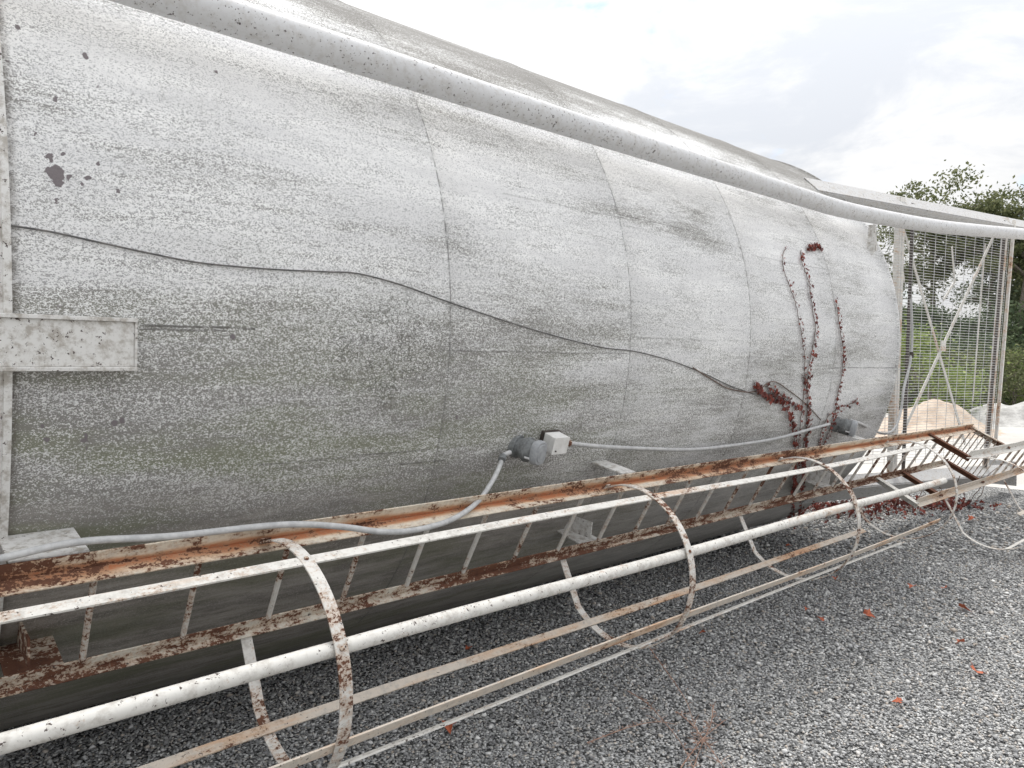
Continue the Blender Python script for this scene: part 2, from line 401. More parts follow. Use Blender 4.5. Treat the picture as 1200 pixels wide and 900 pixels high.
# shoe at the foot of the lower leg
def along(pa, pb, X): return pa.lerp(pb, (X - pa.x)/(pb.x - pa.x))
b = MB(); f = along(ba, bb_, LEGX); b.bar(f + V((.012,.10,-.10)), f + V((.012,.10,.22)), .34, .014, (1,0,0)); b.build('foot_plate', M['beam'], silo, False, .002)
f = along(ta, tb, 12.4); b = MB(); b.bar(f + V((.012,.10,-.22)), f + V((.012,.10,.14)), .34, .014, (1,0,0)); b.build('foot_plate', M['beam'], silo, False, .002)
# posts between upper and lower leg (channels), gusset caps, X bracing
def chan(b, p, q, w, dpt, up, t=.008):
    p, q = V(p), V(q); d = (q-p).normalized(); u = V(up).normalized(); sd = d.cross(u).normalized()
    b.bar(p, q, w, t, up)
    for s_ in (-1, 1): b.bar(p + sd*(s_*(w/2-t/2)) + u*(dpt/2+t/2+.0005), q + sd*(s_*(w/2-t/2)) + u*(dpt/2+t/2+.0005), t, dpt, up)
P = {}
for (xx, w) in ((7.93, .12), (10.85, .06)):
    p = along(ta, tb, xx) + V((0, -.012, .04)); q = along(ba, bb_, xx + (.05 if xx < 9 else -.35)) + V((0, -.012, 0.0))
    P[xx] = (p, q)
    b = MB(); chan(b, p, q, w, .05, (0, 1, 0)); b.build('post', M['post'], silo, False, .002)
pA, qA = P[7.93]; pB, qB = P[10.85]
def frame_pt(fx, fz, back=.07):
    t = pA.lerp(pB, fx); u = qA.lerp(qB, fx); return u.lerp(t, fz) + V((0, back, 0))
for (a, c, w, th, k) in (((.03,.97),(.80,.14), .05, .008, .09), ((.97,.97),(.06,.13), .05, .008, .075)):
    b = MB(); b.bar(frame_pt(*a, k), frame_pt(*c, k), w, th, (0,1,0)); b.build('cross_brace', M['strap'], silo, False, .001)
b = MB(); c0 = frame_pt(.464, .503, .062); b.bar(c0 - V((.07,0,0)), c0 + V((.07,0,0)), .008, .11, (0,0,1)); b.build('brace_plate', M['post'], silo, False, .001)
def tie(pa, pb, w=.045, mat='strap'):
    b = MB(); b.bar(pa, pb, w, .008, (0,1,.1)); b.build('tie_bar', M[mat], silo, False, .001)
tie(on_y(1152,286,3.05), on_y(1140,470,3.12), .03); tie(on_y(1113,290,3.0), on_y(1117,332,3.1), .035); tie(on_y(1117,330,3.1), on_y(1104,352,3.12), .035)
tie(on_y(1050,283,3.0), on_y(1058,330,3.2), .035)
# ------------------------------------------------------------------ wire mesh screen on the leg frame
scr = thing('wire_mesh_screen', 'tall welded wire mesh panel fixed between the two leg posts', 'mesh panel', frame_pt(.5, 0, -.03))
b = MB(); NZ = 92; NXW = 10
for i in range(NZ):
    t = .10 + .87*i/(NZ-1); b.tube([frame_pt(-.30, t, -.032), frame_pt(1.0, t, -.032)], .0024, 4)
b.build('cross_wires', M['wire'], scr, False, fix=False)
b = MB()
for i in range(NXW+5):
    t = -.30 + 1.30*i/(NXW+4); b.tube([frame_pt(t, .09, -.026), frame_pt(t, .98, -.026)], .0028, 4)
b.build('upright_wires', M['wire'], scr, False, fix=False)
for fx in (.075, .965):
    b = MB(); b.bar(frame_pt(fx, .05, -.004), frame_pt(fx, .985, -.004), .085 if fx < .5 else .10, .006, (0,1,0)); b.build('edge_strip', M['dark'], scr, False, fix=False)
b = MB(); b.bar(frame_pt(1.015, .08, -.05), frame_pt(1.015, .99, -.05), .035, .035, (0,1,0)); b.build('edge_angle', M['post'], scr, False, .003)

# ------------------------------------------------------------------ caged ladder alongside
NRM = V((0, -cos(R(29)), -sin(R(29)))); TNG = V((0, -sin(R(29)), cos(R(29))))
def U(X, o=0, t=0): return V((X, 2.480, 1.062 - .003*X)) + NRM*o + TNG*t
def L(X, o=0, t=0): return V((X, 2.700, .678 - .001*X)) + NRM*o + TNG*t
lad = thing('caged_ladder', 'long rusty caged ladder lying along the lower flank of the silo', 'ladder', (2.0, 2.3, 0))
LX0, LX1 = -2.4, 8.46
def angle(b, fa, fb, s, w=.055, t=.006, dep=.055):
    """angle iron: web in the ladder plane, flange standing outwards at its lower edge"""
    N = 14; xs = [LX0 + (LX1-LX0)*i/N for i in range(N+1)] if fa is None else fa
    web = [fb(x, 0, s*w/2) for x in xs]; b.sweep(web, [(-t/2,-w/2),(t/2,-w/2),(t/2,w/2),(-t/2,w/2)], TNG)
    fl = [fb(x, t/2 + dep/2 + .0003, s*w/2 - w/2 + t/2) for x in xs]; b.sweep(fl, [(-dep/2,-t/2),(dep/2,-t/2),(dep/2,t/2),(-dep/2,t/2)], TNG)
b = MB(); angle(b, None, U, 1, .06, .006, .06); b.build('rail', M['rail'], lad, False, .0015)
XL = [LX0 + (6.75-LX0)*i/12 for i in range(13)]
b = MB(); angle(b, None, L, 1, .05, .006, .03); b.build('rail', M['rail_low'], lad, False, .0015)
x = -2.25
while x < 8.4:
    b = MB(); b.tube([U(x, .002, .0), L(x, .002, .045)], .0105, 8); b.build('rung', M['rung'], lad, True); x += .31
# cage: hoops and five lengthwise bars
CC = lambda X: V((X, 2.30, .705 - .003*X)); HR = .385
def cage(X, deg, r=HR): a = R(deg); return CC(X) + V((0, cos(a)*r, sin(a)*r))
def flat_sweep(pts, norms, w, t): 
    b = MB(); b.sweep(pts, [(-w/2,-t/2),(w/2,-t/2),(w/2,t/2),(-w/2,t/2)], norms); return b
def hoop(X, skew=0.0, r=HR):
    start = 62; end = 322; pts = []; nr = []
    for i in range(49):
        d = start + (end-start)*i/48; k = (i/48)
        pts.append(cage(X + skew*k, d, r)); nr.append(V((0, cos(R(d)), sin(R(d)))))
    pts = [U(X, .03, .035)] + pts[1:-1] + [L(X + skew, .0, .0)]
    nr[0] = (nr[1]); 
    return flat_sweep(pts, nr, .042, .006)
for (hx, sk) in ((-.75, 0), (1.05, .03), (2.83, -.07), (4.56, -.08), (6.28, -.1)):
    hp = hoop(hx, sk).build('hoop', M['hoop'], lad, False, .0012)
    for d_ in (113, 160, 207, 254, 301):
        hq = hx + sk*(d_-62)/260; ax = cage(hq, d_) - CC(hq); b = MB(); b.lathe(cage(hq, d_, HR+.003), ax, [(0,.008),(.004,.008),(.006,.005)], 8); b.build('rivet', M['rail_low'], hp, True)
BARS = {113: ('strap', 6.35, .040, .0), 207: ('tan', 6.02, .036, .0), 254: ('strap', 5.95, .036, .0), 301: ('tan', 5.98, .040, .0)}
for d_, (mt, xe, w, _) in BARS.items():
    N = 30; pts = []; nr = []
    for i in range(N+1):
        X = LX0 + (xe-LX0)*i/N; pts.append(cage(X, d_ + .6*sin(X*1.7+d_), HR-.0085) + V((0,0,.006*sin(X*1.15+d_)))); nr.append(V((0, cos(R(d_)), sin(R(d_)))))
    flat_sweep(pts, nr, w, .007).build('cage_bar', M[mt], lad, False, .001)
N = 30; pts = [cage(LX0 + (6.12-LX0)*i/N, 160, HR-.032) + V((0,0,.004*sin(i*.6))) for i in range(N+1)]
b = MB(); b.tube(pts, .0235, 18); b.build('cage_pipe', M['strap'], lad, True)
# stand-off brackets to the shell
for xx in (.42, 3.02, 5.85):
    a = 0
    b = MB(); p = U(xx, -.01, .055); q = shell_pt(xx, -23.3, .003); b.bar(q, p, .11 if xx > 1 else .2, .008, TNG); b.build('bracket', M['band'], lad, False, .001)
    b = MB(); p = L(xx, -.01, .01); q = shell_pt(xx, -37.5, .003); b.bar(q, p + TNG*.0, .16, .008, TNG); b.bar(q + V((-.02,0,.05)), p + V((-.02,0,.08)), .008, .09, TNG); b.build('bracket', M['rail_low'] if xx < 1 else M['band'], lad, False, .001)
# resting platform and second offset flight
D2 = .34
for (X_, fn, mt) in ((7.29, U, 'brown'), (LX1, U, 'rail_low')):
    b = MB(); b.bar(fn(X_, .0, .02), fn(X_, D2+.04, .02), .055, .006, TNG); b.bar(fn(X_+.028, 0, -.008), fn(X_+.028, D2+.04, -.008), .006, .05, TNG); b.build('platform_arm', M[mt], lad, False, .001)
for (X_, mt) in ((6.72, 'strap'), (7.29, 'brown'), (LX1, 'brown')):
    b = MB(); b.bar(L(X_, .0, .02), L(X_, D2+.04, .02), .07, .006, TNG); b.bar(L(X_+.034, 0, -.01), L(X_+.034, D2+.04, -.01), .006, .05, TNG); b.build('platform_arm', M[mt], lad, False, .001)
for i in range(9):
    o = .02 + (D2-.02)*i/8; b = MB(); b.bar(U(LX1-.012, o, 0), L(LX1-.012, o, .04), .006, .026, (1,0,0)); b.build('grating_bar', M['rung'], lad)
xs2 = [7.29 + (13.0-7.29)*i/8 for i in range(9)]
b = MB(); angle(b, xs2, lambda x, o=0, t=0: U(x, D2+.02+o, t+.01*sin(x*2)), 1, .06, .006, .05); b.build('rail', M['strap'], lad, False, .0015)
xs3 = [6.72 + (13.0-6.72)*i/8 for i in range(9)]
b = MB(); angle(b, xs3, lambda x, o=0, t=0: L(x, D2+.02+o, t), 1, .06, .006, .045); b.build('rail', M['tan'], lad, False, .0015)
x = 8.75
while x < 13:
    b = MB(); b.tube([U(x, D2+.02, 0), L(x, D2+.02, .05)], .0105, 8); b.build('rung', M['rung'], lad, True); x += .31
CC2 = lambda X: CC(X) + NRM*(D2+.02) + V((0,-.02,-.02))
def hoop2(X, r=.40, sk=.0, mat='hoop'):
    pts, nr = [], []
    for i in range(45):
        d = 70 + (315-70)*i/44; q = CC2(X + sk*i/44) + V((0, cos(R(d))*r, sin(R(d))*r)); q.z = max(q.z, .012); pts.append(q); nr.append(V((0, cos(R(d)), sin(R(d)))))
    pts[0] = U(X, D2+.05, .03); pts[-1] = L(X+sk, D2+.02, 0)
    flat_sweep(pts, nr, .04, .006).build('hoop', M[mat], lad, False, .001)
for X_ in (7.15, 8.9, 10.9): hoop2(X_, .40, .25)
for (d_, xa, mt) in ((113, 8.8, 'strap'), (160, 8.3, 'strap'), (207, 8.9, 'strap'), (254, 7.3, 'strap'), (301, 8.9, 'tan')):
    pts = [CC2(xa + (12.8-xa)*i/8) + V((0, cos(R(d_))*.392, sin(R(d_))*.392)) for i in range(9)]
    for p in pts: p.z = max(p.z, .03)
    flat_sweep(pts, [V((0, cos(R(d_)), sin(R(d_))))]*9, .04, .006).build('cage_bar', M[mt], lad, False, .001)

# ------------------------------------------------------------------ conduit, sensors, box, cord
def path_on(ptsoff): return [on_shell(x, y, o) for (x, y, o) in ptsoff]
cond = thing('electrical_conduit', 'pale grey hose draped from the left over the rusty rail to the first sensor', 'conduit', on_shell(0,657,.2))
b = MB(); b.tube(smoothpath(path_on([(-260,700,.16),(-120,680,.2),(0,655,.22),(60,641,.215),(110,634,.21),(200,629,.21),(300,618,.24),(350,615,.29),(400,618,.34),(450,624,.36),(490,621,.36),(530,609,.31),(560,588,.22),(578,562,.13),(586,545,.075),(590,534,.05),(598,530,.045)]), 6), .0112, 12); b.build('hose', M['conduit'], cond, True)
b = MB(); q0, q1 = on_shell(588,539,.068), on_shell(589.5,534.5,.052); b.tube([q0, q1], .018, 10); b.build('gland', M['casing'], cond, True)
cond2 = thing('electrical_conduit', 'straight grey conduit running from the white box to the far round sensor', 'conduit', on_shell(665,519,.05))
b = MB(); b.tube(smoothpath(path_on([(660,518.5,.07),(700,523,.06),(760,526,.05),(810,527,.045),(860,522,.045),(910,514,.05),(950,503,.055),(972,497,.06)]), 6), .0112, 12); b.build('hose', M['conduit'], cond2, True)
b = MB(); b.tube([on_shell(661.5,518.7,.07), on_shell(667.5,519.3,.068)], .018, 10); b.build('gland', M['rail_low'], cond2, True)
cond3 = thing('electrical_conduit', 'thin pale conduit leaving the far sensor and climbing the first leg post', 'conduit', on_shell(1000,492,.05))
b = MB(); b.tube(smoothpath([on_shell(996,492,.06), on_shell(1010,497,.09), on_y(1024,505,2.95), on_y(1040,508,2.85), on_y(1050,500,2.82), on_y(1056,480,2.83), on_y(1059,455,2.84), on_y(1066,425,2.85), on_y(1068,395,2.85), on_y(1066,350,2.85)], 6), .012, 10); b.build('hose', M['conduit'], cond3, True)
b = MB(); c0 = on_y(1067.5,416,2.85); b.lathe(c0 - V((0,0,.03)), (0,0,1), [(0,.019),(.06,.019)], 12); b.build('coupling', M['dark'], cond3, True)
def sensor(px, py, k, label):
    c0 = on_shell(px, py, 0); ax = (c0 - V((c0.x, CY, CZ))).normalized(); ax = (ax + V((.28, 0, .12))).normalized()
    t = thing('level_sensor', label, 'sensor', c0, 'round level sensors on the silo flank')
    b = MB(); b.lathe(c0 - ax*.02, ax, [(0,.062*k),(.035*k,.062*k),(.037*k,.045*k),(.055*k,.045*k)], 28); b.build('mount_flange', M['casing'], t, True, .002)
    b = MB(); b.lathe(c0 + ax*.03*k, ax, [(0,.052*k),(.028*k,.06*k),(.03*k,.066*k),(.045*k,.066*k),(.047*k,.058*k),(.085*k,.056*k),(.087*k,.053*k)], 32); b.build('housing', M['casing'], t, True, .0015)
    # lid: rounded square cap with a raised face
    u = ax.cross(V((0,0,1))).normalized(); w = u.cross(ax); b = MB(); n0 = 0; N = 40
    for (d, s) in ((.112,.062),(.118,.064),(.142,.063),(.149,.058),(.1495,.046),(.153,.044)):
        for i in range(N):
            a = 2*pi*i/N; e = .42; cx = abs(cos(a))**(e*1.6)*(1 if cos(a) > 0 else -1); sy = abs(sin(a))**(e*1.6)*(1 if sin(a) > 0 else -1)
            b.v.append(c0 + ax*d*k + (u*cx*.92 + w*sy)*s*k)
    for r_ in range(5):
        for i in range(N): q = (i+1) % N; b.f.append([r_*N+i, r_*N+q, (r_+1)*N+q, (r_+1)*N+i])
    b.f.append(list(range(N))[::-1]); b.f.append([5*N+i for i in range(N)]); o = b.build('lid', M['lid'], t, True)
    for sgn in (-1, 1):
        q = c0 + (u*sgn*.056 - w*.03)*k + ax*.085*k; b = MB(); b.tube([q, q + ax*.03*k], .006*k, 8); b.build('screw', M['wire'], t, True)
    return t, ax
sensor(606, 523, .92, 'dark grey round sensor beside the small white box above the rusty rail')
sensor(980, 497, 1.0, 'round grey sensor among the red creeper near the far end of the silo')
bx = thing('junction_box', 'small white square box on a dark backing beside the dark grey sensor', 'junction box', on_shell(650,520,.0))
c0 = on_shell(650, 519.5, .05); n = (c0 - V((c0.x, CY, CZ))).normalized(); up = V((1,0,0)).cross(n)*-1; up = n.cross(V((1,0,0))).normalized()
b = MB(); b.bar(c0 - n*.058, c0 - n*.02, .115, .10, up); b.build('backing', M['dark'], bx, False, .002)
c0 = on_shell(651, 519, .07)
b = MB(); b.bar(c0 - n*.038, c0 + n*.035, .10, .085, up); b.build('case', M['white'], bx, False, .004)
b = MB(); b.bar(c0 + n*.0355, c0 + n*.0395, .104, .089, up); b.build('cover', M['white'], bx, False, .002)
b = MB(); b.tube([c0 + n*.039 - up*.025 - V((.03,0,0)), c0 + n*.044 - up*.025 - V((.03,0,0))], .004, 8); b.build('screw', M['dark'], bx)
def lie(name, label, cat, pts, r, mat, off=.006, grp=None):
    P_ = smoothpath([on_shell(x, y, off) for (x, y) in pts], 6)
    t = MB(); t.tube(P_, r, 6); o = t.build(name, mat, None, True, loc=P_[0]); tag(o, label, cat, grp); return o
lie('loose_cord', 'thin black cord sagging across the middle of the white silo flank', 'cord', [(-200,205),(-80,240),(0,262),(60,272),(120,285),(180,298),(240,309),(320,316),(385,319),(420,321),(470,334),(520,352),(570,369),(620,385),(670,399),(710,408),(745,412),(790,424),(830,440),(855,452),(884,462)], .0031, M['cord'])
lie('vine_runner', 'bare creeper runner looping below the black cord to the red vines', 'vine', [(812,431),(838,447),(856,456),(884,459),(905,447),(925,458),(945,474),(962,492)], .0035, M['stem'], .008)

# ------------------------------------------------------------------ creeper with red leaves
def leaf_mat(name, a, b_, c_):
    g = G(name); geo = g.t.nodes.new('ShaderNodeNewGeometry'); rnd = geo.outputs['Random Per Island']
    col = g.mix(rnd, a, b_); col = g.mix(g.ramp(g.noise(g.coord(), 60, 3), .5, .7), col, c_)
    g.b.inputs['Subsurface Weight'].default_value = 0
    return g.done(col, .6)
M['redleaf'] = leaf_mat('red_creeper_leaf', (.07,.02,.02), (.28,.065,.045), (.13,.05,.035))
M['deadleaf'] = leaf_mat('fallen_leaf', (.40,.08,.035), (.50,.17,.09), (.26,.07,.045))
LEAF = [(0,-.1),(.16,-.42),(.46,-.30),(.36,-.02),(.62,.16),(.30,.26),(.20,.42),(0,.75),(-.20,.42),(-.30,.26),(-.62,.16),(-.36,-.02),(-.46,-.30),(-.16,-.42)]
def add_leaf(b, p, n, up, s, curl=.25, rnd=random):
    n = V(n).normalized(); x_ = V(up).cross(n).normalized(); y_ = n.cross(x_); n0 = len(b.v)
    b.v.append(V(p) - n*0)
    for (lx, ly) in LEAF: b.v.append(V(p) + x_*(lx*s) + y_*(ly*s) + n*(s*(curl*abs(lx)*rnd.uniform(.6,1.4) - curl*.5*abs(ly))))
    m = len(LEAF)
    for i in range(m): b.f.append([n0, n0+1+i, n0+1+(i+1) % m])
def vine(label, paths, density, size=(.016,.036), stems=True):
    t = thing('creeper_vine', label, 'vine', on_shell(*paths[0][0][-1], .0), 'red creeper vines on the silo')
    sb, lb = MB(), MB()
    for (pts, dens) in paths:
        P_ = smoothpath([on_shell(x, y, .007) for (x, y) in pts], 8)
        P_ = [p + V((random.uniform(-.006,.006), 0, random.uniform(-.006,.006))) for p in P_]
        sb.tube(P_, .0024, 5)
        Lg = 0
        for a, c in zip(P_[:-1], P_[1:]):
            seg = (c-a).length; k = seg*dens*density; k = int(k) + (random.random() < k - int(k))
            for _ in range(k):
                p = a.lerp(c, random.random()); n = (p - V((p.x, CY, CZ))).normalized()
                p = p + n*random.uniform(.004,.018) + V((random.gauss(0,.013), 0, random.gauss(0,.012)))
                nn = n + V((random.gauss(0,.4), random.gauss(0,.3), random.gauss(0,.45)+.2))
                add_leaf(lb, p, nn, V((random.gauss(0,.5), 0, -1)), random.uniform(*size))
    sb.build('stem', M['stem'], t, True); lb.build('leaves', M['redleaf'], t, False, fix=False)
    return t
vine('thin creeper vine with tiny leaves, first of the tall strands nearest the cord', [([(920,291),(916,300),(917,315),(923,333),(930,352),(935,372),(939,395),(942,415),(943,440),(941,470),(937,510),(935,550),(931,590),(930,610)], 45)], 1, (.012,.024))
vine('leafy red creeper vine with a cluster high up, middle of the tall strands', [([(937,293),(938,308),(945,325),(949,345),(952,368),(955,385),(952,405),(948,425),(946,450),(946,480),(944,520),(941,560),(937,600),(932,620)], 58), ([(944,293),(950,291),(959,291)], 190), ([(941,440),(948,470),(946,500),(940,540),(941,600)], 50)], 1)
vine('creeper vine rising behind the far sensor beside the last weld seam', [([(978,352),(982,375),(985,395),(988,415),(986,440),(982,460),(979,482),(974,500),(966,520),(958,550),(952,590)], 80), ([(1006,471),(994,474),(982,479),(970,490),(962,510),(955,545)], 60)], 1, (.014,.028))
vine('creeper vine branching left to the end of the black cord', [([(886,451),(892,459),(905,464),(915,472),(924,484),(930,505),(932,530),(930,570),(926,610)], 95), ([(897,453),(912,460),(925,472),(938,478)], 75), ([(884,448),(889,455),(897,464),(910,470)], 110)], 1)
# heap of creeper over the lower leg and under the platform
heap = thing('creeper_mound', 'low mound of dark red creeper smothering the lower leg beam beyond the silo', 'creeper', (8.2, 3.6, 0))
sb, lb = MB(), MB()
for i in range(1150):
    t_ = random.random()**.8; X = 7.0 + 2.9*t_ + random.gauss(0,.12); Y = 4.35 - 1.38*t_ + random.gauss(0,.17); off = abs(Y - (4.35 - 1.38*t_))
    H = max(.05, (.36 - off*.9) * (.75 + .35*sin(X*5.1)) * (1.15 - .75*t_)); z = H*random.uniform(.1, 1)**.6
    add_leaf(lb, (X, Y, z), (random.gauss(0,.6)-.5, random.gauss(0,.6)-.7, random.gauss(0,.5)+.4), V((random.gauss(0,.5), random.gauss(0,.5), -1)), random.uniform(.02,.05))
for i in range(26):
    t_ = random.random(); X = 7.0 + 2.9*t_; pts = [V((X, 4.3 - 1.38*t_, .01))]
    for k in range(6): pts.append(pts[-1] + V((random.uniform(-.16,.16), random.uniform(-.1,.05), random.uniform(.0,.11))))
    sb.tube(smoothpath(pts, 3), .004, 4)
sb.build('stems', M['stem'], heap); lb.build('leaves', M['redleaf'], heap, fix=False)

# ------------------------------------------------------------------ ground
def ground_mat():
    g = G('gravel_bed'); c = g.coord()
    vo = g.t.nodes.new('ShaderNodeTexVoronoi'); g.t.links.new(c, vo.inputs['Vector']); vo.inputs['Scale'].default_value = 62
    d = vo.outputs['Distance']; cc = vo.outputs['Color']; s = g.t.nodes.new('ShaderNodeSeparateColor'); g.t.links.new(cc, s.inputs[0])
    r = s.outputs[0]
    col = g.mix(g.ramp(r, .1, 1), (.14,.14,.138), (.52,.52,.51)); col = g.mix(g.ramp(s.outputs[1], .86, .95), col, (.60,.58,.54))
    col = g.mix(g.ramp(d, .45, .7), col, (.05,.05,.05))
    return g.done(col, .9, g.bump(g.math('SUBTRACT', 1.0, d), .9, .012))
def sheet(name, pts, z, mat):
    b = MB(); n = len(pts); b.v = [V((x, y, z)) for (x, y) in pts]; b.f = [list(range(n))]; o = b.build(name, mat, fix=False); tag(o, kind='structure'); return o
def sand_mat():
    g = G('pale_sand'); c = g.coord(); n = g.noise(c, .35, 6, .6); n2 = g.noise(c, 9, 6, .7)
    col = g.mix(g.ramp(n, .35, .65), (.46,.44,.41), (.60,.58,.54)); col = g.mix(g.ramp(n2, .45, .7, 0, .4), col, (.34,.32,.30))
    return g.done(col, .95, g.bump(n2, .5, .03))
sheet('ground', [(-900,-900),(900,-900),(900,900),(-900,900)], -.012, sand_mat())
gp = []
for i in range(60):
    a = 2*pi*i/60; rx, ry = 11.0 + .7*sin(5*a) + .3*sin(11*a), 11.0 + .8*sin(3*a+1); gp.append((.2 + rx*cos(a), 1.5 + ry*sin(a)))
sheet('gravel_yard', gp, 0, ground_mat())
asph = simple('asphalt', (.13,.13,.135), (.19,.19,.19), 30, .95)
# service road far off, seen past the frame
c0 = CAM + FWD*33 + RGT*22; 
def strip(name, p, q, w, z, mat):
    p, q = V(p), V(q); d = (q-p).normalized(); s_ = V((-d.y, d.x, 0)); sheet(name, [tuple((p+s_*w).xy), tuple((p-s_*w).xy), tuple((q-s_*w).xy), tuple((q+s_*w).xy)], z, mat)
strip('service_road', CAM + FWD*23 + RGT*15.2, CAM + FWD*24 + RGT*70, 3.0, -.008, asph)
g = G('verge_earth'); n_ = g.noise(g.coord(), 2.2, 6, .7); vm = g.done(g.mix(g.ramp(n_, .35, .65), (.09,.11,.045), (.26,.24,.16)), .95, g.bump(n_, .6, .05))
strip('verge', CAM + FWD*40 + RGT*(-25), CAM + FWD*40 + RGT*80, 13, -.004, vm)

# gravel stones: crushed, angular, one object (uncountable)
def rocks():
    shapes = []
    for s in range(10):
        bm = bmesh.new(); r2 = random.Random(s)
        for i in range(11):
            v_ = V((r2.gauss(0,1), r2.gauss(0,1), r2.gauss(0,1))).normalized()*r2.uniform(.8,1.1); bm.verts.new((v_.x, v_.y*.8, v_.z*.55))
        bmesh.ops.convex_hull(bm, input=bm.verts); bmesh.ops.delete(bm, geom=[v for v in bm.verts if not v.link_faces], context='VERTS')
        bm.verts.index_update(); shapes.append((np.array([v.co[:] for v in bm.verts]), np.array([[v.index for v in f.verts] for f in bm.faces]))); bm.free()
    f2 = np.array((FWD.x, FWD.y)); r2_ = np.array((RGT.x, RGT.y)); P_ = []; S_ = []
    for (lo, hi, dens, s0, s1) in ((2.3, 4.2, 6800, .0042, .0100), (4.2, 6.5, 4200, .0058, .0120), (6.5, 10.0, 1300, .010, .019)):
        w = hi*.86 + 1.0; n = int((hi-lo)*2*w*dens); f_ = rng.uniform(lo, hi, n); r_ = rng.uniform(-w, w, n)
        p = f_[:,None]*f2 + r_[:,None]*r2_; keep = (np.abs(r_) < f_*.80 + 1.0) & (p[:,1] < 4.6) & ((p[:,0]-.2)**2 + (p[:,1]-1.5)**2 < 10.3**2)
        p = p[keep]; P_.append(p); S_.append(rng.uniform(s0, s1, len(p)) * (1 + .9*(rng.random(len(p)) > .965)))
    P_ = np.concatenate(P_); S_ = np.concatenate(S_); n = len(P_); kind = rng.integers(0, 10, n)
    AV, AF, AT = [], [], []; off = 0
    for k in range(10):
        idx = np.where(kind == k)[0]; sv, sf = shapes[k]; m = len(sv); c = len(idx)
        a = rng.uniform(0, 2*pi, c); tx = rng.normal(0, .5, c)
        Rz = np.zeros((c,3,3)); Rz[:,0,0]=np.cos(a); Rz[:,0,1]=-np.sin(a); Rz[:,1,0]=np.sin(a); Rz[:,1,1]=np.cos(a); Rz[:,2,2]=1
        Rx = np.zeros((c,3,3)); Rx[:,0,0]=1; Rx[:,1,1]=np.cos(tx); Rx[:,1,2]=-np.sin(tx); Rx[:,2,1]=np.sin(tx); Rx[:,2,2]=np.cos(tx)
        vv = np.einsum('cij,mj->cmi', Rz@Rx, sv) * S_[idx][:,None,None]
        vv[:,:,0] += P_[idx,0][:,None]; vv[:,:,1] += P_[idx,1][:,None]; vv[:,:,2] += (rng.uniform(.1,.8,c)*S_[idx])[:,None]
        AV.append(vv.reshape(-1,3)); AF.append((sf[None] + (off + np.arange(c)*m)[:,None,None]).reshape(-1,3)); AT.append(np.repeat(rng.random(c), m)); off += c*m
    AV = np.concatenate(AV); AF = np.concatenate(AF); AT = np.concatenate(AT)
    me = bpy.data.meshes.new('gravel'); me.vertices.add(len(AV)); me.vertices.foreach_set('co', AV.ravel()); me.loops.add(AF.size); me.loops.foreach_set('vertex_index', AF.ravel().astype(np.int32))
    me.polygons.add(len(AF)); me.polygons.foreach_set('loop_start', np.arange(0, AF.size, 3, dtype=np.int32)); me.update(calc_edges=True)
    at = me.attributes.new('tone', 'FLOAT', 'POINT'); at.data.foreach_set('value', AT.astype(np.float32))
    g = G('gravel_stone'); t = g.t.nodes.new('ShaderNodeAttribute'); t.attribute_name = 'tone'; t = t.outputs['Fac']
    rp = g.t.nodes.new('ShaderNodeValToRGB'); g.t.links.new(t, rp.inputs[0]); el = rp.color_ramp.elements
    el[0].position = 0; el[0].color = (.10,.10,.10,1); el[1].position = 1; el[1].color = (.82,.81,.78,1)
    for (p_, c_) in ((.25,(.26,.26,.26,1)),(.6,(.47,.47,.465,1)),(.82,(.64,.635,.62,1)),(.93,(.52,.44,.36,1)),(.95,(.74,.73,.71,1))): e = el.new(p_); e.color = c_
    n_ = g.noise(g.coord(), 260, 3, .6); col = g.mix(g.ramp(n_, .35, .7, 0, .35), rp.outputs[0], (.48,.48,.48))
    me.materials.append(g.done(col, .85)); o = bpy.data.objects.new('gravel', me); COL.objects.link(o)
    tag(o, 'crushed grey gravel covering the yard in front of the silo', 'gravel', kind='stuff')
rocks()

